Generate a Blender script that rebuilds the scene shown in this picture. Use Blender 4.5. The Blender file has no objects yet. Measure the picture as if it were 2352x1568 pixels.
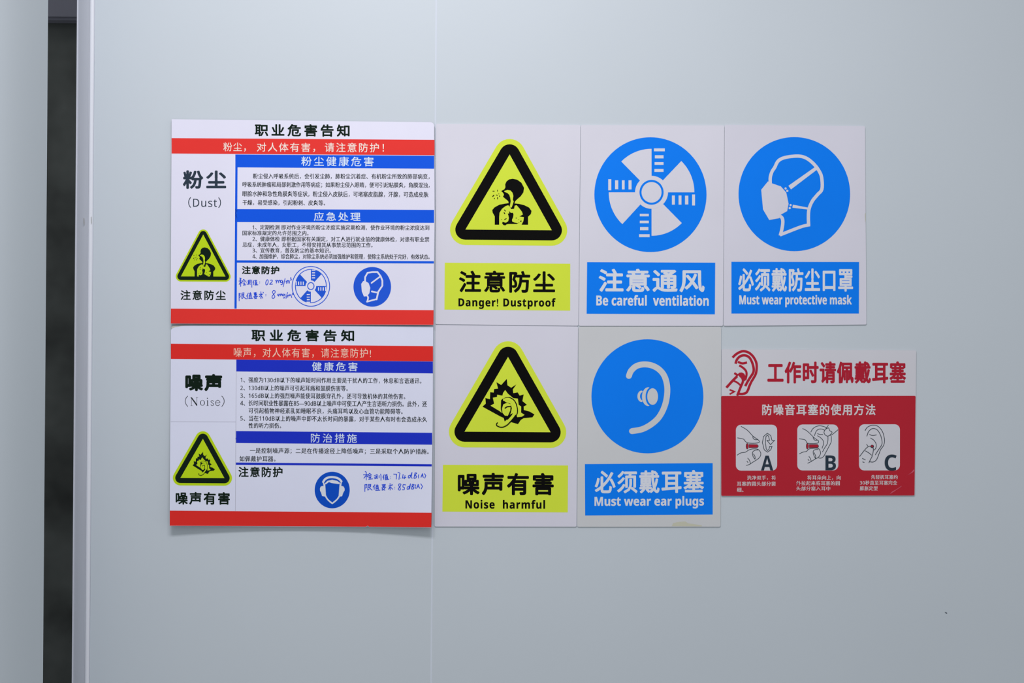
import bpy, bmesh, math, random
from mathutils import Vector, Matrix
from mathutils.geometry import tessellate_polygon

S = 0.00065                 # metres on the wall for one unit of the drawing grid (frame 2352 x 1568 units)
DIST = S * 2352 * 35 / 36   # camera distance from the wall
TH = 0.0077                 # the camera is held very slightly rolled
ZC = 1.5                    # height of the lens
scene = bpy.context.scene
COL = scene.collection

# ------------------------------------------------------------------ camera, light, exposure
cam_data = bpy.data.cameras.new('camera')
cam_data.lens = 35; cam_data.sensor_width = 36; cam_data.clip_start = 0.01
cam = bpy.data.objects.new('camera', cam_data); COL.objects.link(cam)
c, s = math.cos(TH), math.sin(TH)
cam.matrix_world = Matrix(((c, -s, 0, 0), (0, 0, -1, -DIST), (s, c, 0, ZC), (0, 0, 0, 1)))
scene.camera = cam

world = bpy.data.worlds.new('world'); scene.world = world; world.use_nodes = True
bg = world.node_tree.nodes['Background']
bg.inputs[0].default_value = (0.93, 0.965, 1.0, 1); bg.inputs[1].default_value = 0.50

def area(name, loc, size, power, color, target):
    l = bpy.data.lights.new(name, 'AREA'); l.shape = 'RECTANGLE'
    l.size, l.size_y = size; l.energy = power; l.color = color
    o = bpy.data.objects.new(name, l); COL.objects.link(o); o.location = loc
    o.rotation_euler = (Vector(target) - Vector(loc)).to_track_quat('-Z', 'Y').to_euler()
    return o
area('ceiling_lamp', (-0.22, -0.95, 2.70), (0.9, 0.25), 19.5, (0.97, 0.96, 1.0), (-0.22, -0.949, 0))

vs = scene.view_settings
scene.display_settings.display_device = 'sRGB'
vs.view_transform = 'Standard'; vs.look = 'None'; vs.gamma = 1; vs.use_curve_mapping = False
vs.exposure = 0.0

# ------------------------------------------------------------------ materials
def lin(v):
    v /= 255.0
    return v / 12.92 if v <= 0.04045 else ((v + 0.055) / 1.055) ** 2.4
MATS = {}
def mat(name, rgb, rough=0.5, spec=0.15, noise=0.02, scale=9.0, bump=0.0):
    m = bpy.data.materials.new(name); m.use_nodes = True
    nt = m.node_tree; b = nt.nodes['Principled BSDF']
    col = [lin(v) for v in rgb]
    b.inputs['Roughness'].default_value = rough
    b.inputs['Specular IOR Level'].default_value = spec
    tc = nt.nodes.new('ShaderNodeTexCoord'); n = nt.nodes.new('ShaderNodeTexNoise')
    n.inputs['Scale'].default_value = scale; n.inputs['Detail'].default_value = 3
    nt.links.new(tc.outputs['Object'], n.inputs['Vector'])
    r = nt.nodes.new('ShaderNodeValToRGB')
    r.color_ramp.elements[0].position = 0.3; r.color_ramp.elements[1].position = 0.7
    r.color_ramp.elements[0].color = [v * (1 - noise) for v in col] + [1]
    r.color_ramp.elements[1].color = [min(1, v * (1 + noise)) for v in col] + [1]
    nt.links.new(n.outputs['Fac'], r.inputs['Fac'])
    nt.links.new(r.outputs['Color'], b.inputs['Base Color'])
    if bump:
        bp = nt.nodes.new('ShaderNodeBump'); bp.inputs['Strength'].default_value = bump
        bp.inputs['Distance'].default_value = 0.001
        n2 = nt.nodes.new('ShaderNodeTexNoise'); n2.inputs['Scale'].default_value = 60
        nt.links.new(tc.outputs['Object'], n2.inputs['Vector'])
        nt.links.new(n2.outputs['Fac'], bp.inputs['Height'])
        nt.links.new(bp.outputs['Normal'], b.inputs['Normal'])
    MATS[name] = m
    return m
mat('wall_paint', (207, 214, 220), 0.42, 0.3, 0.012, 3.0, 0.05)
mat('panel_matt', (203, 210, 216), 0.8, 0.08, 0.012, 3.0); mat('trim_paint', (232, 233, 240), 0.4, 0.35, 0.012, 3.0); mat('seam_highlight', (218, 224, 234), 0.5, 0.2)
mat('dark_room', (106, 108, 104), 0.8, 0.2, 0.5, 6.0)  # strong mottling stands in for faint reflections, painted into the colour
mat('beam_grey', (150, 148, 160), 0.6, 0.3, 0.05, 9.0)
mat('floor_epoxy', (150, 158, 160), 0.4, 0.4, 0.05)
mat('dust_white', (237, 234, 250)); mat('noise_white', (231, 232, 250))
mat('vinyl_white', (226, 223, 233)); mat('vinyl_mask', (224, 221, 232)); mat('vinyl_plug', (213, 213, 214)); mat('sticker_white', (219, 217, 223))
mat('text_dark', (18, 34, 24), 0.6, 0.06); mat('text_ink', (36, 44, 46)); mat('black_print', (12, 11, 10), 0.6, 0.06)
mat('lime', (222, 238, 66)); mat('lime_small', (196, 224, 24))
mat('red_band', (240, 56, 50)); mat('red_band_noise', (232, 46, 40)); mat('crimson', (190, 36, 52))
mat('crimson_print', (184, 30, 52))
mat('blue_dust', (8, 90, 232)); mat('blue_noise', (28, 50, 200)); mat('blue_sign', (0, 130, 252)); mat('blue_small', (34, 92, 222)); mat('blue_muff', (4, 80, 200))
mat('cream_text', (252, 232, 220)); mat('pale_text', (226, 238, 252)); mat('peach_text', (252, 212, 190)); mat('off_white', (228, 230, 238)); mat('grey_text', (222, 216, 218))
mat('pen_ink', (22, 74, 226)); mat('thin_grey', (190, 190, 204)); mat('slate', (44, 58, 72)); mat('line_grey', (58, 68, 76))
mat('stain', (207, 205, 184)); mat('smudge', (160, 160, 152)); mat('core', (206, 200, 188)); mat('crease_highlight', (212, 92, 112)); mat('scratch', (120, 130, 220)); mat('dirt', (96, 104, 112))
mat('edge_grey', (150, 152, 168))

# ------------------------------------------------------------------ helpers
def P(px, py, d=0.0):
    """point on (or d metres in front of) the wall for a grid position"""
    u = (px - 1176) * S; v = (784 - py) * S
    f = (DIST - d) / DIST
    return Vector(((u * c - v * s) * f, -d, ZC + (v * c + u * s) * f))

def tag(o, label=None, cat=None, group=None, kind=None):
    if label: o['label'] = label
    if cat: o['category'] = cat
    if group: o['group'] = group
    if kind: o['kind'] = kind
    return o

def link(name, me, parent=None):
    o = bpy.data.objects.new(name, me); COL.objects.link(o)
    if parent: o.parent = parent
    return o

EPS = 0.00006
SUB = 0.07
def catmull(pts, n=5, closed=False):
    if len(pts) < 3: return pts
    out = []; N = len(pts)
    rng = range(N) if closed else range(N - 1)
    g = (lambda i: pts[i % N]) if closed else (lambda i: pts[min(max(i, 0), N - 1)])
    for i in rng:
        p0, p1, p2, p3 = g(i - 1), g(i), g(i + 1), g(i + 2)
        for k in range(n):
            t = k / n
            out.append(tuple(0.5 * ((2 * p1[a]) + (-p0[a] + p2[a]) * t + (2 * p0[a] - 5 * p1[a] + 4 * p2[a] - p3[a]) * t * t
                       + (-p0[a] + 3 * p1[a] - 3 * p2[a] + p3[a]) * t ** 3) for a in (0, 1)))
    if not closed: out.append(pts[-1])
    return out

def ellipse_pts(cx, cy, rx, ry, n=48, a0=0.0, a1=None, rot=0.0):
    full = a1 is None
    a1 = a0 + 2 * math.pi if full else a1
    k = n if full else n + 1
    out = []
    for i in range(k):
        a = a0 + (a1 - a0) * i / n
        x, y = rx * math.cos(a), -ry * math.sin(a)
        out.append((cx + x * math.cos(rot) - y * math.sin(rot), cy + x * math.sin(rot) + y * math.cos(rot)))
    return out

def dilate(tri, r, n=10):
    """rounded outline at distance r around a convex polygon given in y-down grid units"""
    out = []; N = len(tri)
    cx = sum(p[0] for p in tri) / N; cy = sum(p[1] for p in tri) / N
    def nrm(a, b):
        dx, dy = b[0] - a[0], b[1] - a[1]; l = math.hypot(dx, dy)
        x, y = dy / l, -dx / l
        mx, my = (a[0] + b[0]) / 2 - cx, (a[1] + b[1]) / 2 - cy
        return (x, y) if x * mx + y * my > 0 else (-x, -y)
    for i in range(N):
        n0 = nrm(tri[i - 1], tri[i]); n1 = nrm(tri[i], tri[(i + 1) % N])
        a0 = math.atan2(n0[1], n0[0]); a1 = math.atan2(n1[1], n1[0])
        while a1 - a0 > math.pi: a1 -= 2 * math.pi
        while a1 - a0 < -math.pi: a1 += 2 * math.pi
        for k in range(n + 1):
            a = a0 + (a1 - a0) * k / n
            out.append((tri[i][0] + r * math.cos(a), tri[i][1] + r * math.sin(a)))
    return out

def rrect(x0, y0, x1, y1, r, n=5):
    out = []
    for cx, cy, a in ((x1 - r, y0 + r, -90), (x1 - r, y1 - r, 0), (x0 + r, y1 - r, 90), (x0 + r, y0 + r, 180)):
        for k in range(n + 1):
            t = math.radians(a + 90 * k / n); out.append((cx + r * math.cos(t), cy + r * math.sin(t)))
    return out

class Sign:
    """a board or sticker on the wall: an Empty at its foot that parents its printed parts"""
    def __init__(self, name, label, cat, group, outline, mat_name, t0, thick, k=0.0, warp=None, edge=None):
        self.warp = warp; self.t0 = t0; self.thick = thick; self.k = k
        xs = [p[0] for p in outline]; ys = [p[1] for p in outline]
        self.loc = P(sum((min(xs), max(xs))) / 2, max(ys), t0)
        self.root = bpy.data.objects.new(name, None); COL.objects.link(self.root)
        self.root.empty_display_size = 0.05
        self.root.location = self.loc
        tag(self.root, label, cat, group)
        # board
        bm = bmesh.new()
        bm.faces.new([bm.verts.new((x, y, 0)) for x, y in outline])
        bmesh.ops.triangulate(bm, faces=bm.faces[:])
        if warp: self.cut(bm)
        bm.verts.ensure_lookup_table(); bm.verts.index_update()
        front = [self.w(v.co.x, v.co.y, thick) for v in bm.verts]
        back = [self.w(v.co.x, v.co.y, 0) for v in bm.verts]
        n = len(front); faces = []; mi = []
        for f in bm.faces:
            ids = [v.index for v in f.verts]
            if self.area2(bm, ids) > 0: ids.reverse()
            faces.append(ids); mi.append(0); faces.append([i + n for i in reversed(ids)]); mi.append(1)
        for e in bm.edges:
            if len(e.link_faces) == 1:
                a, b = e.verts[0].index, e.verts[1].index
                faces.append([a, b, b + n, a + n]); mi.append(1)
        bm.free()
        me = bpy.data.meshes.new('board'); me.from_pydata([tuple(v) for v in front + back], [], faces); me.update()
        me.materials.append(MATS[mat_name]); me.materials.append(MATS[edge or mat_name])
        me.polygons.foreach_set('material_index', mi)
        b2 = bmesh.new(); b2.from_mesh(me); bmesh.ops.recalc_face_normals(b2, faces=b2.faces[:]); b2.to_mesh(me); b2.free()
        self.board = link('board', me, self.root)
    @staticmethod
    def area2(bm, ids):
        p = [bm.verts[i].co for i in ids]
        return sum(p[i].x * p[(i + 1) % len(p)].y - p[(i + 1) % len(p)].x * p[i].y for i in range(len(p)))
    def cut(self, bm, step=24.0):
        for ax in (0, 1):
            vals = [v.co[ax] for v in bm.verts]
            lo, hi = min(vals), max(vals)
            t = math.floor(lo / step) * step
            while t < hi:
                if t > lo + 0.01:
                    co = [0, 0, 0]; co[ax] = t; no = [0, 0, 0]; no[ax] = 1
                    bmesh.ops.bisect_plane(bm, geom=bm.verts[:] + bm.edges[:] + bm.faces[:], plane_co=co, plane_no=no)
                t += step
    def w(self, x, y, h):
        d = self.t0 + h + (self.warp(x, y) if self.warp else 0.0)
        return P(x, y, d) - self.loc
    def part(self, name, parent=None, label=None):
        return Part(self, name, parent, label)

def alt(t, up, low, dig):
    out = ''
    for ch in t:
        if 'A' <= ch <= 'Z': out += chr(up + ord(ch) - 65)
        elif 'a' <= ch <= 'z': out += chr(low + ord(ch) - 97)
        elif '0' <= ch <= '9': out += chr(dig + ord(ch) - 48)
        else: out += ch
    return out
def sans(t): return alt(t, 0x1D5A0, 0x1D5BA, 0x1D7E2)
def sansb(t): return alt(t, 0x1D5D4, 0x1D5EE, 0x1D7EC)

class Part:
    def __init__(self, sign, name, parent, label):
        self.s, self.name, self.parent, self.label = sign, name, parent, label
        self.items = []                       # (verts, faces, material, layer)
    def poly(self, pts, m, layer=1):
        tris = tessellate_polygon([[Vector((x, y, 0)) for x, y in pts]])
        self.items.append((list(pts), [tuple(t) for t in tris], m, layer)); return self
    def rect(self, x0, y0, x1, y1, m, layer=1, k=None):
        """horizontal bar; y0,y1 taken at the bar's left end, leaning with the board's own slope"""
        k = self.s.k if k is None else k
        dy = k * (x1 - x0)
        return self.poly([(x0, y0), (x1, y0 + dy), (x1, y1 + dy), (x0, y1)], m, layer)
    def ell(self, cx, cy, rx, ry, m, layer=1, n=56, rot=0.0):
        pts = ellipse_pts(cx, cy, rx, ry, n, rot=rot)
        self.items.append((pts, [tuple(range(n))], m, layer)); return self
    def ring(self, cx, cy, rx, ry, w, m, layer=1, n=64):
        o = ellipse_pts(cx, cy, rx, ry, n); i = ellipse_pts(cx, cy, rx - w, ry - w, n)
        self.items.append((o + i, [(k, (k + 1) % n, n + (k + 1) % n, n + k) for k in range(n)], m, layer)); return self
    def stroke(self, pts, w, m, layer=1, smooth=True, w2=None, cap=True, closed=False, n=5):
        if smooth and len(pts) > 2: pts = catmull(pts, n, closed)
        q = [pts[0]]
        for p in pts[1:]:
            if math.hypot(p[0] - q[-1][0], p[1] - q[-1][1]) > 1e-3: q.append(p)
        pts = q
        N = len(pts)
        if N < 2: return self.ell(pts[0][0], pts[0][1], w / 2, w / 2, m, layer, 8)
        L, R = [], []
        for i, p in enumerate(pts):
            if closed: a, b = pts[i - 1], pts[(i + 1) % N]
            else: a, b = pts[max(i - 1, 0)], pts[min(i + 1, N - 1)]
            d0 = (p[0] - a[0], p[1] - a[1]); d1 = (b[0] - p[0], b[1] - p[1])
            l0, l1 = math.hypot(*d0), math.hypot(*d1)
            if l0 < 1e-6: d0, l0 = d1, l1
            if l1 < 1e-6: d1, l1 = d0, l0
            t = (d0[0] / l0 + d1[0] / l1, d0[1] / l0 + d1[1] / l1); lt = math.hypot(*t) or 1
            nx, ny = -t[1] / lt, t[0] / lt
            cosb = max(0.45, abs(nx * -d0[1] / l0 + ny * d0[0] / l0))
            ww = (w + ((w2 if w2 is not None else w) - w) * i / (N - 1)) / 2 / cosb
            L.append((p[0] + nx * ww, p[1] + ny * ww)); R.append((p[0] - nx * ww, p[1] - ny * ww))
        M = N if closed else N - 1
        self.items.append((L + R, [(i, (i + 1) % N, N + (i + 1) % N, N + i) for i in range(M)], m, layer))
        if cap and not closed:
            for p, q_, ww in ((pts[0], pts[1], w), (pts[-1], pts[-2], w2 if w2 is not None else w)):
                a = math.atan2(p[1] - q_[1], p[0] - q_[0]); r = ww / 2
                arc = [(p[0] + r * math.cos(a + t * math.pi / 6), p[1] + r * math.sin(a + t * math.pi / 6)) for t in range(-3, 4)]
                self.items.append((arc, [tuple(range(7))], m, layer))
        return self
    def text(self, body, x0, x1, y0, y1, m, track=0.0, bold=0.0, layer=1, res=2, k=None, heavy=False):
        """lettering whose ink fills the given box (box heights taken at its middle)"""
        cu = bpy.data.curves.new('lettering', 'FONT'); cu.body = sansb(body) if heavy else sans(body); cu.resolution_u = res
        cu.space_character = 1 + track
        o = bpy.data.objects.new('lettering', cu); COL.objects.link(o)
        dg = bpy.context.evaluated_depsgraph_get()
        me = bpy.data.meshes.new_from_object(o.evaluated_get(dg))
        vs_ = [v.co.copy() for v in me.vertices]; fs = [tuple(p.vertices) for p in me.polygons]
        bpy.data.objects.remove(o); bpy.data.curves.remove(cu); bpy.data.meshes.remove(me)
        ax, bx = min(v.x for v in vs_), max(v.x for v in vs_); ay, by = min(v.y for v in vs_), max(v.y for v in vs_)
        k = self.s.k if k is None else k; xm = (x0 + x1) / 2
        em = (y1 - y0) / (by - ay); bo = bold * em
        x0 += bo; x1 -= bo; y0 += bo; y1 -= bo
        pts = []
        for v in vs_:
            x = x0 + (v.x - ax) / (bx - ax) * (x1 - x0)
            y = y1 - (v.y - ay) / (by - ay) * (y1 - y0)
            pts.append((x, y + k * (x - xm)))
        if bold <= 0: off = [(0, 0)]
        elif em < 16: off = [(-bo, 0), (bo, 0)]
        else: off = [(0, 0)] + [(bo * math.cos(a * math.pi / 4), bo * math.sin(a * math.pi / 4)) for a in range(8)]
        for dx, dy in off: self.items.append(([(x + dx, y + dy) for x, y in pts], fs, m, layer))
        return self
    def build(self):
        bm = bmesh.new(); names = []
        lay = bm.verts.layers.float.new('h')
        count = {}
        for pts, faces, m, layer in self.items:
            count[layer] = count.get(layer, -1) + 1
            hgt = layer + SUB * (count[layer] % 11)
            if m not in names: names.append(m)
            vv = [bm.verts.new((x, y, 0)) for x, y in pts]
            for v in vv: v[lay] = hgt
            for f in faces:
                a = sum(pts[f[i]][0] * pts[f[(i + 1) % len(f)]][1] - pts[f[(i + 1) % len(f)]][0] * pts[f[i]][1] for i in range(len(f)))
                if abs(a) < 1e-9: continue
                idx = list(f) if a < 0 else list(reversed(f))
                try: fc = bm.faces.new([vv[i] for i in idx]); fc.material_index = names.index(m)
                except ValueError: pass
        if self.s.warp and any(max(p[0] for p in it[0]) - min(p[0] for p in it[0]) > 30 and len(it[0]) < 200 for it in self.items):
            self.s.cut(bm)
        for v in bm.verts:
            v.co = self.s.w(v.co.x, v.co.y, self.s.thick + v[lay] * EPS)
        me = bpy.data.meshes.new(self.name); bm.to_mesh(me); bm.free()
        for n in names: me.materials.append(MATS[n])
        o = link(self.name, me, self.parent or self.s.root)
        if self.label: o['label'] = self.label
        return o

def box(name, lo, hi, m, parent=None, bevel=0.0):
    bm = bmesh.new(); bmesh.ops.create_cube(bm, size=1)
    for v in bm.verts:
        v.co = Vector([lo[i] + (v.co[i] + 0.5) * (hi[i] - lo[i]) for i in range(3)])
    if bevel: bmesh.ops.bevel(bm, geom=bm.edges[:], offset=bevel, segments=2, affect='EDGES')
    me = bpy.data.meshes.new(name); bm.to_mesh(me); bm.free(); me.materials.append(MATS[m])
    return link(name, me, parent)

def profile(name, pts, z0, z1, m, parent=None, smooth=()):
    """vertical panel from a plan outline (x, y) in metres"""
    bm = bmesh.new()
    lo = [bm.verts.new((x, y, z0)) for x, y in pts]; hi = [bm.verts.new((x, y, z1)) for x, y in pts]
    N = len(pts)
    for i in range(N):
        f = bm.faces.new((lo[i], lo[(i + 1) % N], hi[(i + 1) % N], hi[i]))
        f.smooth = i in smooth
    for ring, z in ((lo, z0), (hi, z1)): bm.faces.new([bm.verts.new((x, y, z)) for x, y in pts])
    bmesh.ops.recalc_face_normals(bm, faces=bm.faces[:])
    for e in bm.edges:
        if len(e.link_faces) == 2 and e.calc_face_angle(0) > math.radians(28): e.smooth = False
    me = bpy.data.meshes.new(name); bm.to_mesh(me); bm.free(); me.materials.append(MATS[m])
    return link(name, me, parent)

# ------------------------------------------------------------------ the setting
H = 2.8
def X(px, depth=0.0):       # plan position, depth metres behind the wall plane
    return ((px - 1176) * S) * (DIST + depth) / DIST
wall = bpy.data.objects.new('wall_back', None); COL.objects.link(wall); wall['kind'] = 'structure'
wall.location = (0, 0, 0)
seam = X(996.2)
def panel_pts(x0, x1):
    return [(x0, .09), (x0, .0012), (x0 + .0009, 0.0), (x1 - .0009, 0.0), (x1, .0012), (x1, .09)]
# corner trim at the wall's free end: thin lip, slanting side, rounded bead
tp = [(X(170.5, .15), .15), (X(170.5, .020), .020), (X(171.2, .0185), .0185), (X(172.8, .0185), .0185), (X(173.6, .0195), .0195), (X(199.0, .003), .003)]
for a in range(0, 9):
    t = math.radians(200 - 25 * a)
    tp.append((X(205.2) + .0036 * math.cos(t), .0014 - .0036 * math.sin(t)))
tp += [(tp[-1][0], .15)]
XT = tp[-1][0]
profile('corner_trim', tp, 0, H, 'trim_paint', wall, smooth=range(5, 14))
for pts_, d_ in ((((191.4, 500), (193.2, 502), (193.8, 515), (192.2, 516)), -.0062), (((209.0, 498), (210.2, 497), (210.6, 512), (209.4, 514)), .0024)):
    me_ = bpy.data.meshes.new('scuff'); me_.from_pydata([tuple(P(x, y, d_)) for x, y in pts_], [], [(3, 2, 1, 0)]); me_.materials.append(MATS['smudge'])
    link('scuff', me_, wall)
profile('panel', panel_pts(XT + .0001, seam - .0002), 0, H, 'wall_paint', wall)
profile('panel', panel_pts(seam + .0002, seam + 1.2), 0, H, 'wall_paint', wall)
profile('panel', panel_pts(seam + 1.2004, seam + 2.4), 0, H, 'wall_paint', wall)
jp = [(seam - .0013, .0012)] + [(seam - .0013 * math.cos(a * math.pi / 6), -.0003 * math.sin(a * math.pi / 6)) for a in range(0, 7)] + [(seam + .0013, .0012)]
profile('seam_highlight_strip', jp, 0, H, 'seam_highlight', wall, smooth=range(1, 7))  # added strip, the seam's highlight painted as a lighter colour
# left wall, its edge shaped to flare forward so that it shades darker
lp = [(-2.6, 0.12), (-2.6, 0.0), (X(-230), 0.0)]
d = 0.0; q_ = 0
for k_ in range(1, 42):
    px = -230 + 334.5 * k_ / 41
    q_ = 0.5 * (px + 230) / 230 if px < 0 else 0.5 + 1.8 * (px / 104.5) ** 1.1
    d -= q_ * S * 334.5 / 41
    lp.append((X(px, d), d))
lp += [(X(104.7, .05), .05), (X(104.7, .12), .12)]
left = profile('wall_left', lp, 0, H, 'panel_matt', None, smooth=range(2, 43)); left['kind'] = 'structure'
# dark space seen through the slot
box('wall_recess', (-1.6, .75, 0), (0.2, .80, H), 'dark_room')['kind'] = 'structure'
box('trim_1', (-1.6, .715, P(140, 46, -.72).z), (0.0, .748, 2.3), 'beam_grey', None, .006)['kind'] = 'structure'
box('floor', (-3.0, -3.4, -.05), (3.0, 1.0, 0), 'floor_epoxy')['kind'] = 'structure'
# small marks on the wall
wm = Sign('wall_mark', 'tiny dark speck of dirt on the plain wall low right of the red sticker', 'dirt mark', None,
          [(2169.5, 1405), (2173, 1405.5), (2176, 1407.5), (2174.5, 1409), (2171.5, 1407.8)], 'dirt', 0.0, .0001)

# ------------------------------------------------------------------ shared pictograms
def Z(ox, oy, sc):
    return lambda *pts: [(ox + x / sc, oy + y / sc) for x, y in pts]

def warning_triangle(sg, tri, r_black, r_halo, lime, black='black_print', lab=None):
    sg.part('warning_triangle', None, lab or 'yellow triangle with a thick black rounded border')\
      .poly(dilate(tri, r_halo), lime, 1).poly(dilate(tri, r_black), black, 2).poly(tri, lime, 3).build()

def dust_figure(sg, f, black, lime):
    def T(*p): return [f(x, y) for x, y in p]
    sc = abs(f(1, 0)[0] - f(0, 0)[0])
    p = sg.part('pictogram', None, 'black bust breathing in dust')
    p.poly(T((740,825),(775,808),(788,785),(786,750),(800,718),(830,695),(870,688),(920,698),(968,732),(998,790),(990,842),(960,885),(925,915),(897,942),(890,965),
             (940,970),(1000,985),(1055,1012),(1082,1050),(1075,1085),(1043,1115),(1043,1205),(970,1205),(990,1165),(996,1120),(945,1112),(985,1090),(975,1060),(945,1020),
             (915,985),(893,990),(885,1027),(850,1028),(846,1010),(835,1002),(820,985),(790,995),(750,1025),(722,1070),(718,1120),(718,1205),(668,1205),(668,1110),(645,1070),(640,1040),
             (665,1010),(720,980),(780,968),(825,962),(820,940),(790,915),(760,890),(772,868),(765,850)), black, 4)
    p.poly(T((775,825),(810,814),(845,820),(868,845),(878,880),(872,925),(882,942),(872,975),(858,1012),(836,1003),(842,975),(848,940),(842,900),(832,868),(810,848),(778,835)), lime, 5)
    p.poly(T((828,1046),(838,1060),(850,1072),(872,1070),(880,1090),(875,1120),(862,1150),(866,1170),(890,1180),(935,1188),(915,1197),(830,1197),(802,1200),(790,1212),
             (768,1210),(750,1190),(757,1172),(775,1178),(795,1182),(820,1165),(828,1130),(822,1100),(814,1080),(832,1078)), black, 4)
    for x, y, a, b, r in ((655,827,14,5,0),(699,822,4,12,0),(652,880,17,6,-.8),(692,872,12,5,.3),(714,858,6,4,0),(723,884,9,5,.8),(664,910,6,7,0),(700,906,5,15,0),
                          (783,1045,14,5,.9),(777,1075,13,6,1.0),(788,1142,18,5,-.5),(745,1147,5,4,0),(909,1130,6,6,0),(938,1147,4,4,0),(963,1166,7,10,.4),(940,1180,4,4,0)):
        cx, cy = f(x, y); p.ell(cx, cy, a * sc, b * sc, black, 4, 10, rot=r)
    if sc < .1405 and f(0, 0)[0] < 900:
        p.poly(T((748,1218),(790,1180),(850,1152),(900,1178),(962,1218)), black, 4)
    p.build()

def noise_figure(sg, f, black, lime):
    def T(*p): return [f(x, y) for x, y in p]
    sc = abs(f(1, 0)[0] - f(0, 0)[0])
    p = sg.part('pictogram', None, 'black ear inside a spiky burst')
    p.poly(T((565,1012),(605,975),(600,908),(655,922),(658,838),(700,842),(705,800),(752,795),(733,718),(790,752),(858,678),(865,755),(910,785),(972,745),(930,805),
             (935,850),(988,840),(1012,880),(1060,865),(1045,945),(1100,990),(1060,1010),(1062,1052),(1130,1070),(1190,1105),(1165,1140),(1060,1150),(1025,1172),(992,1222),
             (900,1195),(860,1165),(832,1190),(820,1147),(780,1130)), black, 4)
    p.poly(T((662,1000),(705,975),(690,905),(740,895),(742,868),(805,880),(812,848),(838,812),(870,855),(935,910),(990,915),(1000,990),(1030,1010),(1030,1055),(1028,1082),
             (1070,1110),(1040,1132),(985,1138),(965,1110),(930,1090),(860,1122),(800,1090),(772,1066)), lime, 5)
    p.stroke(T((812,925),(850,905),(900,906),(950,942),(980,1010),(984,1090),(950,1150)), 12 * sc, black, 6)
    p.poly(T((788,935),(810,915),(840,955),(900,975),(918,1030),(905,1090),(870,1140),(845,1180),(830,1140),(800,1100),(785,1040)), black, 6)
    p.poly(T((800,1035),(815,985),(860,965),(905,985),(898,1060),(870,1122),(835,1120),(805,1085)), lime, 7)
    p.stroke(T((838,1030),(862,1014),(905,1010)), 15 * sc, black, 8)
    p.stroke(T((828,930),(880,922),(932,958),(960,1030),(945,1100),(900,1160),(850,1208),(800,1232),(765,1215)), 32 * sc, lime, 8)
    p.stroke(T((905,1190),(860,1235),(800,1260),(745,1245),(733,1222),(746,1205)), 12 * sc, black, 9)
    p.build()

def fan(p, cx, cy, sx, sy, white, blue, lay, hub=(145, 120, 198), rb=(514, 522)):
    for a0, a1 in ((90, 135), (0, 46), (180, 227), (270, 315)):
        arc = ellipse_pts(cx, cy, rb[0] * sx, rb[1] * sy, 14, math.radians(a0), math.radians(a1))
        p.items.append(([(cx, cy)] + arc, [tuple(range(16))], white, lay))
    for x0, y0, x1, y1 in ((847,265,977,300),(858,347,962,385),(855,430,962,463),(853,512,962,547),(298,635,335,768),(380,648,418,755),(462,648,495,757),(542,648,578,757),
                           (1063,830,1098,940),(1143,830,1177,940),(1220,832,1260,938),(1305,818,1340,950),(677,1050,785,1080),(677,1133,785,1163),(680,1208,780,1247),(668,1295,795,1330)):
        X0, X1 = cx + (x0 - 818) * sx, cx + (x1 - 818) * sx; Y0, Y1 = cy + (y0 - 792) * sy, cy + (y1 - 792) * sy
        p.poly([(X0, Y0), (X1, Y0), (X1, Y1), (X0, Y1)], white, lay)
    p.ell(cx, cy, hub[2] * sx, hub[2] * sy, white, lay + 1)
    p.ring(cx, cy, hub[0] * sx, (hub[0] + 4) * sy, (hub[0] - hub[1]) * sx, blue, lay + 2)

# ------------------------------------------------------------------ notice board about dust
def warp_dust(x, y):
    u = (x - 694) / 302; v = (y - 275) / 470
    return 0.0012 * v + 0.0008 * u * u * v
k = 0.0066
sg = Sign('notice_board', 'upper white notice board about dust with red bands and handwritten 0.2 mg figures', 'notice', 'hazard notice boards',
          [(394.3, 273.5), (990, 280.5), (994.5, 282.5), (997.3, 287.5), (998.3, 500), (995.2, 746), (600, 744.3), (392, 742.8), (393.2, 500)],
          'dust_white', .0020, .0028, k, warp_dust, 'edge_grey')
sg.part('title').text('职业危害告知', 585, 803, 285, 313.5, 'text_dark', .36, .028, 2, 3).build()
sg.part('red_band').rect(394.2, 317, 998, 352.5, 'red_band').build()
sg.part('band_text').text('粉尘，', 513, 565, 327, 348, 'cream_text', .12, .008, 2).text('对人体有害，', 590, 724, 327.5, 349, 'cream_text', .22, .008, 2)\
  .text('请注意防护！', 746, 882, 327.8, 349.5, 'cream_text', .22, .008, 2).build()
sg.part('blue_header').rect(540.6, 354.6, 997.2, 384.2, 'blue_dust').build()
sg.part('header_text').text('粉尘健康危害', 692, 858, 359.5, 381.5, 'pale_text', .32, .01, 2).build()
sg.part('blue_header').rect(540, 480, 997, 509.8, 'blue_dust', k=.004).build()
sg.part('header_text').text('应急处理', 721, 828, 487, 507.5, 'pale_text', .3, .012, 2).build()
sg.part('blue_rule').poly([(540.6, 384), (545.6, 384), (543.6, 708.6), (538.4, 708.6)], 'blue_dust', 1).rect(543, 597.6, 996.4, 602.8, 'blue_dust', k=.0045, layer=2).build()
p = sg.part('body_text')
p.text('粉尘侵入呼吸系统后，会引发尘肺，肺粉尘沉着症、有机粉尘所致的肺部病变，', 581, 987, 398.2, 411.5, 'text_ink', .06, .015, 2, 1, .002)
p.text('呼吸系统肿瘤和局部刺激作用等病症；如果粉尘侵入眼睛，便可引起粘膜炎，角膜混浊，', 557, 987, 418, 431.5, 'text_ink', .02, .015, 2, 1, .004)
p.text('眼脸水肿和急性角膜炎等症状，粉尘侵入皮肤后，可堵塞皮脂腺，汗腺，可造成皮肤', 557, 984, 439, 452.5, 'text_ink', .05, .015, 2, 1, .005)
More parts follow.
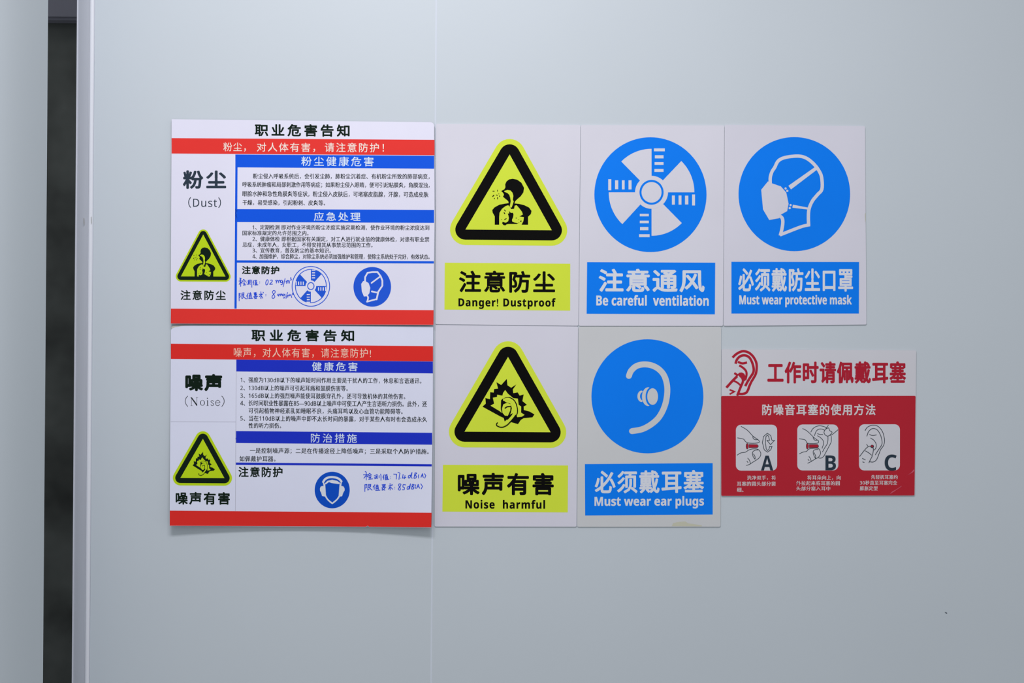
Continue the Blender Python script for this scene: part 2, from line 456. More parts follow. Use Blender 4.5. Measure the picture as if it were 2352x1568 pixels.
p.text('干燥，易受感染，引起粉刺、皮炎等。', 557, 747, 458.8, 472, 'text_ink', .05, .015, 2, 1, .005)
p.build()
p = sg.part('body_text')
p.text('1、定期检测 即对作业环境的粉尘浓度实施定期检测，使作业环境的粉尘浓度达到', 580, 986, 516.3, 528.6, 'text_ink', .05, .015, 2, 1, .003)
p.text('国家标准规定的允许范围之内。', 557, 709, 529.2, 541, 'text_ink', .05, .015, 2, 1, .003)
p.text('2、健康体检 即根据国家有关规定，对工人进行就业前的健康体检，对患有职业禁', 580, 986, 543, 555.3, 'text_ink', .05, .015, 2, 1, .003)
p.text('忌症，未成年人，女职工，不得安排其从事禁忌范围的工作。', 557, 856, 556.3, 568.3, 'text_ink', .05, .015, 2, 1, .003)
p.text('3、宣传教育，普及防尘的基本知识。', 580, 760, 569.3, 581, 'text_ink', .05, .015, 2, 1, .003)
p.text('4、加强维护，综合肺尘，对除尘系统必须加强维护和管理，使除尘系统处于完好，有效状态。', 580, 987, 582.8, 595.2, 'text_ink', 0, .015, 2, 1, .003)
p.build()
sg.part('subtitle').text('注意防护', 555.5, 641.5, 610.5, 629.5, 'text_dark', .12, .03, 2, 2).build()
sg.part('side_heading').text('粉尘', 420, 519.5, 391, 433.5, 'slate', .25, .03, 2, 3, 0.0).build()
sg.part('side_text').text('（Dust）', 432.5, 507.5, 453, 477, 'slate', 0.1, -.006, 2, 3).build()
sg.part('side_label').text('注意防尘', 414.5, 518.5, 666, 689, 'text_dark', .22, .02, 2, 2, .002).build()
tri = [(466.8, 538.5), (415.5, 634.5), (518, 635)]
warning_triangle(sg, tri, 8.2, 11.8, 'lime_small', 'text_dark', 'small yellow warning triangle with dark border')
dust_figure(sg, lambda x, y: (380 + (385 + (x - 642) * .693) / 6.03, 490 + (470 + (y - 688) * .785) / 6.03), 'text_dark', 'lime_small')
p = sg.part('ventilation_emblem', None, 'small blue fan wheel inside a thin ring')
p.ring(714, 657.4, 44, 46.6, 1.9, 'blue_small', 1).ell(714, 656.7, 36.5, 39.1, 'blue_small', 1)
fan(p, 714, 656.7, .0672, .0715, 'dust_white', 'blue_small', 2, (122, 92, 182)); p.build()
p = sg.part('mask_emblem', None, 'small blue disc with a masked head')
z = Z(690, 490, 6.03)
p.ell(855, 658.5, 43.2, 45.6, 'blue_small', 1)
p.stroke(z((895,940),(897,880),(930,822),(1000,812),(1068,812),(1112,870),(1135,930),(1135,1000),(1078,1085),(1055,1190)), 3.8, 'dust_white', 2, smooth=False)
p.stroke(z((1058,1185),(922,1222)), 3.6, 'dust_white', 2).stroke(z((925,1222),(938,1165),(918,1130)), 3.6, 'dust_white', 2)
p.stroke(z((1112,868),(985,962)), 3.4, 'dust_white', 2).stroke(z((990,1080),(1065,1096)), 4, 'dust_white', 2, w2=3)
p.poly(z((842,975),(868,938),(895,932),(945,965),(968,1030),(955,1105),(925,1145),(880,1150),(850,1080)), 'dust_white', 3); p.build()
sg.part('red_band').poly([(393.2 - .6, 708.6), (600, 710), (995.9, 712), (995.4, 745.7), (600, 744), (392.2, 742.5)], 'red_band').build()
def pen(sg, name, z, w, lines):
    p = sg.part(name, None, 'handwriting in blue ballpoint pen')
    for i, l in enumerate(lines): p.stroke(z(*l), w, 'pen_ink', 3, smooth=len(l) > 3, n=3, cap=False)
    p.build()
HW1 = [[(150,130),(215,140),(190,180),(160,190)],[(130,240),(230,225)],[(195,140),(200,440)],[(195,260),(140,370)],[(210,270),(250,330)],[(310,170),(240,290)],[(310,170),(380,260)],
[(280,270),(350,265)],[(290,310),(300,350)],[(350,300),(330,360)],[(290,385),(390,370)],[(420,230),(440,245)],[(410,290),(430,300)],[(420,360),(450,330)],[(470,210),(545,200),(540,320)],
[(480,215),(480,330)],[(510,230),(500,320),(460,375)],[(520,330),(550,370)],[(600,190),(605,470)],[(690,200),(640,290)],[(665,260),(665,380)],[(710,230),(790,215)],[(750,190),(745,260)],
[(720,270),(720,370)],[(720,270),(780,265),(780,370)],[(725,310),(775,305)],[(725,345),(775,340)],[(700,380),(830,372)],[(885,255),(888,270)],[(885,300),(888,315)],
[(1150,190),(1105,280),(1115,370),(1160,360),(1190,270),(1180,200),(1150,190)],[(1225,345),(1245,350)],[(1265,215),(1320,200),(1340,240),(1260,350),(1360,345)],
[(1450,230),(1480,210),(1490,320)],[(1490,260),(1530,210),(1550,230),(1560,310)],[(1560,250),(1600,205),(1620,230),(1625,300)],
[(1700,220),(1650,210),(1640,280),(1690,290),(1715,230),(1710,330),(1670,370),(1640,350)],[(1800,140),(1730,450)],[(1830,230),(1850,330)],[(1850,260),(1880,215),(1900,240),(1905,320)],
[(1905,250),(1930,220),(1955,240),(1960,320)],[(1990,110),(2020,130),(2000,160),(2030,185),(1990,220)]]
HW1B = [[(140,670),(145,960)],[(145,680),(185,680),(165,740),(190,790),(155,830)],[(240,670),(320,660),(315,770)],[(240,670),(240,870)],[(245,720),(310,715)],[(245,770),(310,765)],[(240,870),(300,830)],
[(280,780),(380,870),(440,880)],[(480,660),(410,790)],[(440,740),(440,870)],[(500,690),(590,680)],[(550,640),(545,720)],[(510,730),(505,860)],[(510,730),(580,725),(585,850)],[(515,770),(575,765)],
[(515,810),(575,808)],[(480,865),(640,855)],[(670,665),(770,650)],[(690,680),(700,760)],[(700,760),(770,750)],[(775,680),(770,750)],[(720,660),(720,750)],[(745,660),(745,750)],[(660,800),(820,785)],
[(730,770),(690,830),(790,870)],[(780,790),(740,860),(690,875)],[(860,720),(980,700)],[(930,610),(935,860),(910,840)],[(860,800),(920,760)],[(950,740),(990,700)],[(945,770),(1000,860)],
[(1000,630),(1030,670)],[(1100,715),(1115,730)],[(1100,765),(1115,775)],[(1440,590),(1380,580),(1345,640),(1385,710),(1430,790),(1400,850),(1340,850),(1330,790),(1390,710),(1440,650),(1440,590)],
[(1510,760),(1550,710),(1570,790)],[(1570,750),(1620,700),(1630,780)],[(1630,740),(1680,700),(1690,770)],[(1760,710),(1720,710),(1710,760),(1750,770),(1790,710),(1800,800),(1760,850),(1730,830)],
[(1890,640),(1830,870)],[(1890,740),(1900,830)],[(1905,780),(1950,720),(1970,780)],[(1975,760),(2010,720),(2040,840)],[(2060,670),(2085,680),(2070,700),(2090,715),(2060,740)]]
z1 = Z(540, 630, 15.68)
pen(sg, 'handwritten_line', z1, 1.6, HW1); pen(sg, 'handwritten_line', z1, 1.6, HW1B)

# ------------------------------------------------------------------ notice board about noise
def warp_noise(x, y):
    u = (x - 690) / 300; v = max(0.0, (y - 748) / 460)
    return 0.0060 * (u * u) * v * v + 0.0012 * v
k = 0.0085
sg = Sign('notice_board', 'lower white notice board about noise with dark blue bands and handwritten 77.4 dB figures', 'notice', 'hazard notice boards',
          [(392.8, 758), (394.5, 754.5), (402, 751.3), (418, 748.3), (436, 747.3), (700, 748.3), (995.2, 749.5), (993.8, 980), (990.5, 1211.2), (848, 1209.8), (845, 1207.6), (840, 1209.7), (690, 1208.8), (389.8, 1207.3), (391, 980)],
          'noise_white', .0012, .0028, k, warp_noise, 'edge_grey')
cp = sg.part('torn_corner', None, 'exposed pale core at the peeled corner')
cp.poly([(393.4, 750), (402, 747.8), (434, 746.2), (418, 748.2), (402, 751.2), (394.5, 754.3)], 'core', -2); cp.build()
sg.part('title').text('职业危害告知', 577.5, 813.5, 756.5, 784, 'text_dark', .52, .03, 2, 3, .004).build()
sg.part('red_band').rect(392.5, 789, 994.6, 824, 'red_band_noise', k=.0095).build()
sg.part('band_text').text('噪声，对人体有害，请注意防护!', 537, 852, 799, 821, 'peach_text', .16, -.004, 2, 2, .0065).build()
sg.part('blue_header').rect(542.8, 825.6, 994.3, 852.8, 'blue_noise', k=.0098).build()
sg.part('header_text').text('健康危害', 716.5, 821, 831.2, 852, 'pale_text', .36, .01, 2).build()
sg.part('blue_header').rect(541, 989.6, 992.6, 1017, 'blue_noise', k=.0088).build()
sg.part('header_text').text('防治措施', 714, 819.5, 995.5, 1016.5, 'pale_text', .36, .004, 2).build()
sg.part('blue_rule').rect(540.7, 1061.8, 991.8, 1067, 'blue_noise', k=.0085).build()
sg.part('cell_line').poly([(542.2, 853), (543.2, 853), (541, 1172.8), (540, 1172.8)], 'thin_grey', 1).rect(391.8, 967.7, 541, 968.6, 'thin_grey', k=.003, layer=2).build()
p = sg.part('body_text')
for t, a, b, y0, y1, kk, tr in (
    ('1、强度为130dB以下的噪声短时间作用主要是干扰人的工作，休息和言语通讯。', 552.5, 968, 866.5, 880, .006, .1),
    ('2、130dB以上的噪声可引起耳痛和鼓膜伤害等。', 552, 799, 884.5, 897.5, .006, .1),
    ('3、165dB以上的强烈噪声能使耳鼓膜穿孔外，还可导致机体的其他伤害。', 552, 931, 902.5, 916, .006, .1),
    ('4、长时间职业性暴露在85—90dB以上噪声中可使工人产生言语听力损伤。此外，还', 552, 981, 919.5, 933.5, .006, .04),
    ('可引起植物神经紊乱如睡眠不良，头痛耳鸣以及心血管功能障碍等。', 571, 925, 937, 950.5, .006, .1),
    ('5、当在110dB以上的噪声中即不太长时间的暴露，对于某些人有时也会造成永久', 552, 981, 955, 968.5, .007, .1),
    ('性的听力损伤。', 571, 646, 970.5, 983.5, .004, .1)):
    p.text(t, a, b, y0, y1, 'text_ink', tr, .015, 2, 1, kk)
p.build()
sg.part('body_text').text('一是控制噪声源；二是在传播途径上降低噪声；三是采取个人防护措施。', 574, 985, 1029, 1043, 'text_ink', .1, .015, 2, 1, .006)\
  .text('如佩戴护耳器。', 550, 633, 1046.8, 1060, 'text_ink', .1, .015, 2, 1, .004).build()
sg.part('subtitle').text('注意防护', 547.5, 649, 1071.5, 1095.5, 'text_dark', .16, .022, 2, 2, .004).build()
sg.part('side_heading').text('噪声', 425.5, 510.5, 858.5, 898, 'text_dark', .18, .045, 2, 3, .006).build()
z = Z(380, 730, 6.272)
p = sg.part('side_text', None, 'thin serif word Noise in brackets')
M_ = 'text_ink'
p.stroke(z((322,1122),(296,1155),(285,1198),(296,1240),(322,1276)), 1.3, M_, 2, cap=False).stroke(z((810,1122),(836,1155),(847,1198),(836,1240),(810,1276)), 1.3, M_, 2, cap=False)
p.stroke(z((375,1146),(375,1262)), .8, M_, 2, cap=False).poly(z((362,1144),(382,1144),(458,1248),(458,1264),(448,1264)), M_, 2).stroke(z((454,1146),(454,1256)), .8, M_, 2, cap=False)
for a, b, y in ((358,384,1146),(362,390,1262),(438,470,1146),(592,622,1262)): p.stroke(z((a, y), (b, y)), .6, M_, 2, cap=False)
p.ell(*z((533,1222))[0], 5.4, 6.2, M_, 2).ell(*z((533,1222))[0], 3.6, 5.5, 'noise_white', 3)
p.stroke(z((607,1186),(607,1262)), 1.7, M_, 2, cap=False).stroke(z((596,1190),(607,1186)), .7, M_, 2, cap=False).ell(*z((605,1156))[0], 1.2, 1.2, M_, 2, 10)
p.stroke(z((694,1205),(682,1190),(662,1192),(656,1207),(676,1224),(694,1240),(686,1258),(664,1260),(654,1244)), 1.1, M_, 2, cap=False)
p.stroke(z((722,1222),(782,1220),(776,1196),(754,1184),(730,1198),(720,1225),(732,1254),(758,1262),(784,1244)), 1.15, M_, 2, cap=False)
p.build()
tri = [(466, 1007.5), (414.5, 1097), (515.5, 1097.6)]
warning_triangle(sg, tri, 12, 17.5, 'lime_small', 'text_dark', 'small yellow warning triangle with dark border')
noise_figure(sg, lambda x, y: (380 + (375 + (x - 565) * .496) / 6.03, 970 + (405 + (y - 678) * .565) / 6.03), 'text_dark', 'lime_small')
sg.part('side_label').text('噪声有害', 403.5, 528, 1129.5, 1158.5, 'text_dark', .22, .028, 2, 2, .004).build()
p = sg.part('earmuff_emblem', None, 'blue disc with a head wearing ear defenders')
z = Z(690, 970, 6.03); W_ = 'off_white'
p.ell(763, 1125, 40.3, 42, 'blue_muff', 1)
p.stroke(z((316,822),(345,782),(400,758),(470,758),(530,778),(568,815)), 5, W_, 2)
p.stroke(z((345,812),(400,790),(470,787),(530,806)), 1.6, 'blue_muff', 3)
p.poly(z((335,848),(372,808),(440,792),(510,808),(558,842),(530,852),(480,845),(430,838),(395,824),(352,856)), W_, 2)
p.stroke(z((318,822),(330,890)), 2.6, W_, 2).stroke(z((566,822),(556,890)), 2.6, W_, 2)
p.stroke(z((338,850),(348,1010)), 2, W_, 2).stroke(z((548,856),(536,1010)), 2, W_, 2)
p.poly(z((270,915),(280,888),(305,878),(335,885),(348,960),(338,1025),(300,1018),(288,975),(272,945)), W_, 2)
p.poly(z((612,915),(600,888),(575,878),(552,885),(536,960),(540,1027),(578,1020),(592,975),(612,940)), W_, 2)
p.stroke(z((345,1010),(375,1062),(432,1113),(450,1113),(508,1064),(540,1018)), 3.4, W_, 2); p.build()
sg.part('red_band').poly([(390, 1172.3), (690, 1174.7), (991.4, 1177.2), (990.6, 1210.7), (848, 1209.4), (845, 1207.2), (840, 1209.3), (690, 1208.4), (389.9, 1206.9)], 'red_band_noise').build()
HW2 = [[(190,100),(235,130)],[(130,215),(290,205)],[(230,130),(230,390)],[(225,230),(150,330)],[(245,240),(280,290)],[(340,160),(270,260)],[(340,160),(410,230)],[(310,240),(380,235)],[(310,270),(330,320)],
[(390,260),(370,320)],[(350,260),(350,340)],[(300,360),(450,345)],[(490,230),(510,245)],[(490,290),(510,300)],[(500,350),(530,310)],[(540,220),(590,210),(590,310)],[(545,220),(545,320)],[(568,250),(560,320),(540,350)],
[(580,320),(610,345)],[(650,230),(650,320)],[(700,180),(715,250),(715,400)],[(820,200),(770,300)],[(800,270),(800,370)],[(840,230),(930,215)],[(885,190),(880,250)],[(850,260),(850,360)],
[(850,260),(925,255),(930,350)],[(855,300),(920,295)],[(860,335),(920,330)],[(840,375),(980,355)],[(1018,275),(1032,280)],[(1018,335),(1032,340)],[(1120,190),(1225,195),(1210,360)],
[(1260,130),(1330,160),(1320,220),(1300,370)],[(1350,320),(1368,322)],[(1440,190),(1415,320),(1540,300)],[(1500,230),(1480,350)],[(1680,230),(1620,240),(1610,310),(1660,300),(1730,130)],[(1730,130),(1700,300),(1740,330)],
[(1830,140),(1790,330)],[(1830,150),(1880,160),(1820,230),(1870,250),(1860,310),(1790,330)],[(1950,200),(1930,260),(1950,330)],[(2070,170),(2020,300)],[(2070,170),(2100,310)],[(2040,250),(2100,245)],[(2130,170),(2180,240),(2140,330)]]
HW2B = [[(185,530),(185,770)],[(185,540),(250,530),(220,580),(240,620),(200,650)],[(290,530),(380,530),(375,610)],[(290,530),(280,720)],[(290,570),(370,565)],[(290,615),(370,610)],[(280,720),(330,680)],[(320,630),(430,720)],
[(520,530),(450,620)],[(490,590),(490,700)],[(540,570),(630,560)],[(585,520),(580,590)],[(550,600),(550,700)],[(550,600),(620,595),(630,700)],[(555,640),(620,635)],[(555,670),(620,668)],[(530,725),(690,715)],
[(740,540),(870,530)],[(760,560),(770,600)],[(770,600),(850,590)],[(850,590),(850,550)],[(790,540),(795,600)],[(820,540),(820,600)],[(730,640),(880,620)],[(800,600),(750,680),(850,720)],[(850,630),(800,700),(740,720)],
[(960,580),(1080,560)],[(1010,490),(1015,720)],[(950,690),(1000,640)],[(980,610),(1000,630)],[(1030,620),(1100,690)],[(1060,520),(1090,550)],[(1158,610),(1164,625)],[(1158,670),(1164,680)],
[(1370,520),(1310,510),(1290,560),(1330,620),(1350,690),(1320,715),(1280,690),(1300,640),(1350,580),(1370,520)],[(1440,530),(1530,545)],[(1440,530),(1430,610),(1480,630),(1470,700),(1400,700)],
[(1640,600),(1580,610),(1570,680),(1620,670),(1680,500)],[(1680,500),(1650,690)],[(1740,520),(1710,680)],[(1740,525),(1800,540),(1740,600),(1790,620),(1780,670),(1710,680)],[(1850,530),(1830,600),(1860,670)],
[(1930,520),(1880,660)],[(1930,520),(1980,660)],[(1900,610),(1970,605)],[(2010,500),(2070,590),(2030,680)]]
z2 = Z(825, 1075, 14.25)
pen(sg, 'handwritten_line', z2, 1.65, HW2); pen(sg, 'handwritten_line', z2, 1.65, HW2B)

# ------------------------------------------------------------------ portrait safety signs
GRP = 'portrait safety signs'
TT = .0010      # thickness of the plastic sheets
def rq(tl, tr, br, bl, r=3.0):
    """quad outline with slightly rounded corners"""
    q = [tl, tr, br, bl]; out = []
    for i in range(4):
        a, b, d = q[i - 1], q[i], q[(i + 1) % 4]
        la = math.hypot(a[0] - b[0], a[1] - b[1]); ld = math.hypot(d[0] - b[0], d[1] - b[1])
        p0 = (b[0] + (a[0] - b[0]) * r / la, b[1] + (a[1] - b[1]) * r / la); p1 = (b[0] + (d[0] - b[0]) * r / ld, b[1] + (d[1] - b[1]) * r / ld)
        for t in (0, .5, 1):
            out.append(tuple(p0[j] * (1 - t) ** 2 + 2 * b[j] * t * (1 - t) + p1[j] * t * t for j in (0, 1)))
    return out
# dust warning
sg = Sign('safety_sign', 'yellow triangle sign reading Danger! Dustproof, beside the dust notice', 'safety sign', GRP,
          rq((1001.6, 284.5), (1333, 287), (1328.4, 748), (1000.2, 744.3)), 'vinyl_white', .0004, TT, .004)
tri = [(1170.6, 354.5), (1069, 527), (1267.4, 528.6)]
warning_triangle(sg, tri, 23.3, 35.5, 'lime')
dust_figure(sg, lambda x, y: (1000 + x / 4.9, 270 + y / 4.9), 'black_print', 'lime')
sg.part('caption_panel').poly([(1021.6, 603), (1309.8, 605.5), (1309.6, 713.2), (1020.8, 710.8)], 'lime', 1).build()
sg.part('caption_text').text('注意防尘', 1054, 1275, 621.5, 672, 'black_print', .17, .026, 2, 3).build()
sg.part('english_text').text('Danger! Dustproof', 1053, 1276.5, 684, 709.5, 'black_print', .12, 0.012, 2, 3, heavy=True).build()
# ventilation
sg = Sign('safety_sign', 'blue disc sign with a fan wheel reading Be careful ventilation', 'safety sign', GRP,
          rq((1334.2, 287), (1663.6, 288), (1660.6, 748.4), (1329.6, 748.2)), 'vinyl_white', .0004, TT, .003)
p = sg.part('fan_emblem', None, 'blue disc with white fan blades')
p.ell(1494, 446.9, 128.8, 131.8, 'blue_sign', 1, 96); fan(p, 1496.5, 441.5, 1 / 5.227, 1 / 5.227, 'vinyl_white', 'blue_sign', 2); p.build()
sg.part('caption_panel').poly([(1348.5, 601.8), (1642.8, 603), (1642, 721.7), (1347.4, 720.3)], 'blue_sign', 1).build()
sg.part('caption_text').text('注意通风', 1375, 1618.5, 617, 671, 'off_white', .1, .026, 2, 3).build()
sg.part('english_text').text('Be careful  ventilation', 1369.5, 1628, 677.3, 702, 'off_white', 0, 0.012, 2, 3, heavy=True).build()
# mask
sg = Sign('safety_sign', 'blue disc sign with a masked head reading Must wear protective mask', 'safety sign', GRP,
          rq((1664.6, 286.5), (1986.8, 289.5), (1990, 745.2), (1661.8, 748.2)), 'vinyl_mask', .0004, TT, .001, None, None)
z = Z(1660, 280, 5.057); V = 'vinyl_mask'
p = sg.part('mask_emblem', None, 'blue disc with the outline of a head in a dust mask')
p.ell(1824.5, 445.7, 128.2, 131, 'blue_sign', 1, 96)
p.stroke(z((552,712),(553,640),(575,572),(604,528),(640,458),(700,420),(800,400),(900,398),(980,425),(1060,490),(1120,570),(1150,650),(1152,780),(1100,845),(1040,920),(1003,1010),(995,1100),(998,1200)), 7.6, V, 2, cap=False)
p.stroke(z((1014,1193),(940,1208),(860,1235),(665,1312)), 7.2, V, 2, cap=False).stroke(z((668,1320),(690,1230),(698,1150),(682,1105),(640,1085)), 7.6, V, 2, cap=False)
p.stroke(z((778,762),(1095,530)), 10.3, V, 2, w2=7.5, cap=False).stroke(z((812,978),(992,1006)), 7, V, 2, w2=4.4, cap=False)
for a in ((730,772),(750,800),(788,965),(778,1000)): p.ell(*z(a)[0], 2.6, 2.6, V, 2, 12)
p.poly(z((447,787),(525,690),(570,712),(675,748),(738,820),(765,950),(748,1035),(668,1080),(655,1118),(540,1138),(468,1015)), V, 3); p.build()
sg.part('caption_panel').poly([(1680, 601), (1973.2, 601.5), (1972.8, 719.8), (1680, 719.8)], 'blue_sign', 1).build()
sg.part('caption_text').text('必须戴防尘口罩', 1695.5, 1959.5, 615.5, 669.8, 'off_white', .12, .02, 2, 3).build()
sg.part('english_text').text('Must wear protective mask', 1698, 1956.5, 676.8, 705.5, 'off_white', 0, 0.012, 2, 3, heavy=True).build()
sg.part('stain').poly([(1986.2, 492), (1987.9, 488), (1988.2, 505), (1987.2, 512)], 'stain', 1).build()
# noise warning
sg = Sign('safety_sign', 'yellow triangle sign reading Noise harmful, beside the noise notice', 'safety sign', GRP,
          rq((1000.2, 745.9), (1327.8, 749.6), (1324.2, 1209.2), (998.2, 1208.8)), 'vinyl_mask', .0004, TT, .003)
tri = [(1166.9, 819.3), (1067, 991), (1264.6, 992.3)]
warning_triangle(sg, tri, 23.3, 36, 'lime')
noise_figure(sg, lambda x, y: (1000 + x / 5.227, 740 + y / 5.227), 'black_print', 'lime')
sg.part('caption_panel').poly([(1017.3, 1067), (1304.8, 1068.6), (1304, 1176.4), (1016, 1174.5)], 'lime', 1).build()
sg.part('caption_text').text('噪声有害', 1051.5, 1272, 1085.5, 1137, 'black_print', .17, .03, 2, 3).build()
sg.part('english_text').text('Noise  harmful', 1069, 1252, 1147.5, 1168, 'black_print', .12, 0.012, 2, 3, heavy=True).build()
# ear plugs
sg = Sign('safety_sign', 'greyer blue disc sign with an ear reading Must wear ear plugs', 'safety sign', GRP,
          rq((1329.2, 750), (1656.2, 750), (1654.8, 1209.2), (1326, 1209.4)), 'vinyl_plug', .0004, TT, -.006)
z = Z(1320, 740, 4.9); V = 'vinyl_plug'
p = sg.part('ear_emblem', None, 'blue disc with an ear outline and an ear plug')
p.ell(1487, 909.8, 128.6, 131, 'blue_sign', 1, 96)
p.stroke(z((610,603),(635,545),(695,492),(780,473),(870,486),(950,530),(1010,605),(1040,715),(1038,830),(1010,950),(950,1065),(865,1145),(760,1202),(645,1224)), 13.6, V, 2)
p.ell(*z((877,835))[0], 12.4, 19, V, 3)
p.poly(z(*(ellipse_pts(830, 836, 73, 106, 20, math.radians(90), math.radians(270)) + ellipse_pts(850, 836, 52, 100, 20, math.radians(262), math.radians(98)))), V, 2)
p.poly(z(*(ellipse_pts(752, 832, 46, 64, 16, math.radians(80), math.radians(280)) + ellipse_pts(775, 832, 40, 50, 16, math.radians(255), math.radians(105)))), V, 2)
p.build()
sg.part('caption_panel').poly([(1343.4, 1065.4), (1637, 1063.2), (1637, 1181.4), (1344, 1183.4)], 'blue_sign', 1).build()
sg.part('caption_text').text('必须戴耳塞', 1366, 1617, 1079.5, 1132.5, 'off_white', .1, .022, 2, 3).build()
sg.part('english_text').text('Must wear ear plugs', 1365.5, 1617, 1139, 1167.8, 'off_white', 0.0, 0.012, 2, 3, -.003, heavy=True).build()
sg.part('stain', None, 'yellowish smear along the lower edge').poly([(1543, 1208), (1546, 1201), (1560, 1198), (1574, 1197), (1580, 1201), (1592, 1203), (1612, 1206), (1612, 1208.5)], 'stain', 1).build()

# ------------------------------------------------------------------ landscape red and white sticker
sg = Sign('instruction_sticker', 'landscape red and white sticker showing ear plug use in panels A, B and C', 'sticker', None,
          rq((1657.2, 801.5), (2104.6, 804.5), (2101, 1137.8), (1656.4, 1139)), 'sticker_white', .0006, .0008, 0.0)
sg.part('red_field').poly(rq((1656.6, 909), (2103, 908.7), (2100.6, 1137.5), (1656.7, 1138.6), 2.5), 'crimson', 1).build()
sg.part('title').text('工作时请佩戴耳塞', 1762.5, 2081, 829.5, 880.5, 'crimson_print', .1, .026, 2, 2).build()
sg.part('subtitle').text('防噪音耳塞的使用方法', 1750.6, 2011, 927.5, 953.5, 'grey_text', .17, .022, 3, 2).build()
p = sg.part('ear_emblem', None, 'crimson line drawing of a finger at an ear')
z = Z(1640, 790, 9.225); Cc = 'crimson_print'
p.stroke(z((392,285),(480,205),(600,152),(720,172),(820,252),(888,370),(905,480),(888,620),(838,720),(790,800),(745,900),(720,970),(680,1030),(600,1055),(520,1050)), 5.6, Cc, 2, cap=False)
p.stroke(z((455,415),(490,320),(560,255),(650,237),(740,275),(800,370),(838,500),(832,600),(770,700),(720,780),(660,890)), 5.6, Cc, 3, cap=False)
p.stroke(z((505,375),(600,408),(700,388)), 5.2, Cc, 2, cap=False).stroke(z((535,450),(620,505),(680,575),(688,660),(660,765)), 5, Cc, 2, cap=False)
p.poly(z((495,640),(540,605),(590,600),(640,625),(675,690),(655,780),(612,790),(585,740),(545,695)), Cc, 3)
p.stroke(z((262,922),(400,768),(490,680)), 5.8, Cc, 2, smooth=False, cap=False).stroke(z((430,612),(510,665)), 5, Cc, 2, cap=False)
p.stroke(z((490,1092),(560,920),(612,790),(600,720)), 5.4, Cc, 4, cap=False).stroke(z((410,775),(490,812),(560,870)), 4.2, Cc, 3, cap=False)
p.stroke(z((330,965),(430,1005),(330,1062)), 3.6, Cc, 2, smooth=False, cap=False); p.build()
zb = {'A': (1690.2, 975, 1785, 1080.5), 'B': (1831.2, 974.5, 1925.5, 1080), 'C': (1973, 974, 2067, 1080)}
zA = Z(1640, 950, 7.84); zB = Z(1820, 960, 12.058); zC = Z(1870, 950, 7.84)
LN = {'A': (zA, [[(485,225),(600,295),(700,400),(790,465),(815,495),(800,520),(700,530),(600,520),(550,480),(530,455),(420,432)],[(700,400),(705,440),(740,465),(785,465)],
        [(415,745),(480,705),(565,690),(630,650),(700,632),(790,640),(840,700),(830,770),(780,820),(700,870),(640,910),(580,930)],[(800,650),(730,660),(692,700),(705,770),(740,820)],
        [(705,720),(735,760),(740,815)],[(605,795),(640,840),(655,900)],[(590,850),(615,880)]]),
      'B': (zB, [[(280,285),(400,350),(520,460),(600,540),(690,605),(725,630),(715,680),(620,700),(480,700),(400,680),(350,600),(185,570)],[(575,530),(590,580),(640,615),(690,605)],
        [(190,990),(290,940),(390,920),(450,860),(560,835),(720,840),(775,930),(770,1010),(710,1090),(640,1125),(520,1200),(420,1250)],[(720,870),(640,870),(580,910),(590,1020),(640,1120)],
        [(600,950),(640,1040),(640,1110)],[(455,1055),(500,1120),(525,1200)],[(430,1130),(465,1180)],[(510,390),(560,300),(650,235),(760,210),(880,235),(940,265)],[(615,490),(640,400),(700,320),(800,300),(900,335)],
        [(690,425),(760,450),(850,455)],[(690,485),(780,540),(850,620),(865,700),(820,840)],[(985,490),(985,620),(960,720),(890,830),(830,940)],
        [(1075,490),(1075,650),(1010,790),(920,960),(870,1050),(800,1105),(720,1100)],[(1000,190),(930,290),(880,370),(890,440),(960,495),(1030,475),(1100,390),(1040,350),(1000,270),(930,300)],
        [(1030,480),(1090,460),(1170,400),(1265,318)]]),
      'C': (zC, [[(915,305),(960,240),(1050,205),(1150,225),(1230,320),(1265,450),(1255,560),(1200,640),(1160,740),(1120,830),(1060,868),(1000,862)],
        [(950,405),(980,320),(1050,265),(1130,285),(1190,370),(1220,480),(1215,560),(1150,660),(1100,740)],[(995,370),(1050,390),(1125,378)],[(1015,435),(1080,480),(1118,550),(1110,620),(1075,655)],
        [(818,768),(910,650),(960,600),(1000,585),(1050,610),(1068,640),(1045,760),(1010,830),(985,885)],[(920,665),(980,700),(1035,745)],[(945,545),(965,580)],[(865,800),(925,830)],[(870,865),(905,875)]])}
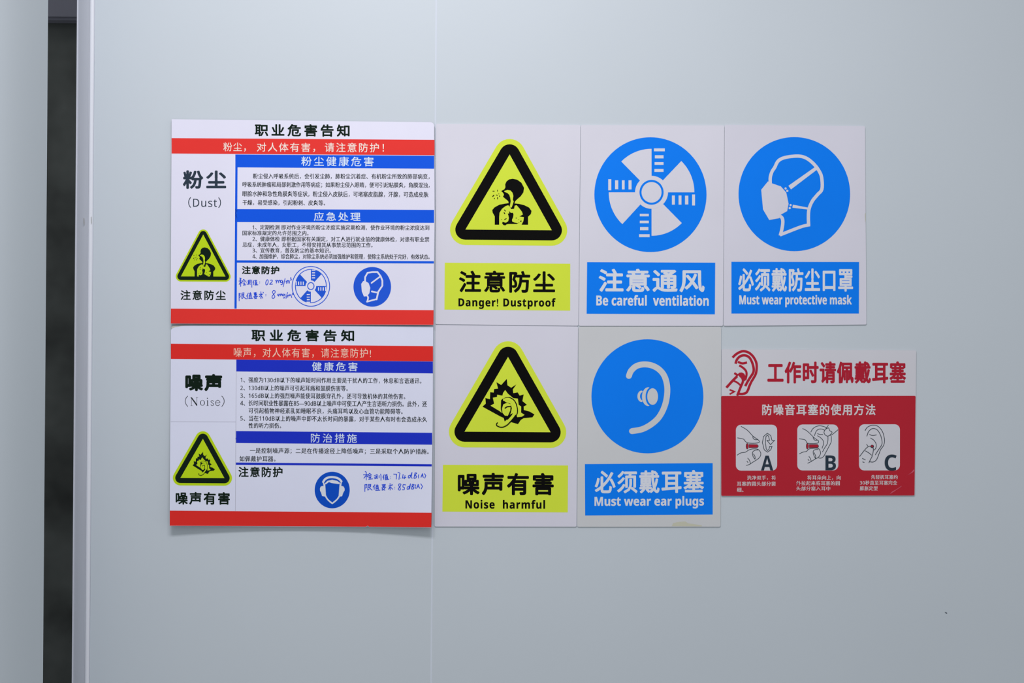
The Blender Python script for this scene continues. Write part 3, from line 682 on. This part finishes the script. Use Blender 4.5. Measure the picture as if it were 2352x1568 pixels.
for L in 'ABC':
    x0, y0, x1, y1 = zb[L]; z, lines = LN[L]
    pp = sg.part('drawing_panel', None, 'pale rounded panel %s' % L).poly(rrect(x0, y0, x1, y1, 12), 'sticker_white', 2).build()
    p = sg.part('line_drawing', pp)
    if L == 'A':
        p.ell(*z((598,583))[0], 3.3, 7.1, 'line_grey', 3, 16).ell(*z((600,583))[0], 2.3, 6, 'crimson_print', 4, 16)
        p.poly(z((625,547),(780,550),(806,580),(785,612),(628,614)), 'line_grey', 3).poly(z((630,555),(775,557),(795,580),(778,604),(632,606)), 'crimson_print', 4)
        p.stroke(z((1045,590),(1020,650),(965,690),(905,650),(872,520),(890,410),(960,350),(1020,390),(1045,480),(1090,478),(1018,555),(955,480),(1000,478),(985,410),(962,382),(935,410),
                   (925,520),(940,630),(962,662),(990,640),(1000,590)), 1.5, 'line_grey', 3, smooth=False, closed=True)
    if L == 'B':
        p.ell(*z((415,775))[0], 3.2, 7.2, 'line_grey', 3, 16).ell(*z((418,775))[0], 2.2, 6, 'crimson_print', 4, 16)
        p.poly(z((460,722),(700,722),(738,772),(710,822),(462,826)), 'line_grey', 3).poly(z((468,735),(696,735),(722,772),(702,808),(470,812)), 'crimson_print', 4)
    if L == 'C':
        p.ell(*z((1045,587))[0], 4.2, 3.8, 'line_grey', 3, 16).ell(*z((1042,585))[0], 2.8, 2.4, 'crimson_print', 4, 16)
    for l in lines: p.stroke(z(*l), 1.45, 'line_grey', 3 if L != 'C' else 5, n=4, cap=False)
    p.build()
    bx = {'A': (1748, 1776, 1046, 1080), 'B': (1896, 1920, 1045.5, 1079.5), 'C': (2032, 2059.5, 1043.5, 1080.5)}[L]
    sg.part('panel_letter', pp).text(L, *bx, 'slate', 0, 0, 6, 6, heavy=True).build()
G = 'grey_text'
for steps in ((('洗净双手，将', 1716, 1782, 1091.5, 1102), ('耳塞的圆头部分搓', 1692.5, 1782, 1105, 1116), ('细。', 1692.5, 1708, 1119, 1130)),
              (('将耳朵向上，向', 1854, 1931, 1091, 1102), ('外拉起来将耳塞的圆', 1829, 1929, 1104, 1114.5), ('头部分塞入耳中', 1829, 1907, 1116.5, 1126.5)),
              (('先轻抚耳塞约', 2001, 2062, 1090, 1100.5), ('30秒直至耳塞完全', 1975, 2061, 1103, 1113.5), ('膨胀定型', 1975, 2016, 1116, 1126.5))):
    p = sg.part('step_text')
    for t, a, b, y0, y1 in steps: p.text(t, a, b, y0, y1, G, .08, .02, 3, 1)
    p.build()
p = sg.part('crease', None, 'scuffed creases with painted highlights at the lower right corner')
p.poly([(2084, 1091), (2092, 1085.5), (2099.5, 1077), (2100.3, 1081), (2096, 1085)], 'crease_highlight', 4)  # light catching the creases, painted as pink slivers
p.poly([(2043, 1135), (2049, 1128.5), (2060, 1122.5), (2070.5, 1115.5), (2070.8, 1116.8), (2058, 1125.5), (2050, 1131)], 'crease_highlight', 4); p.build()
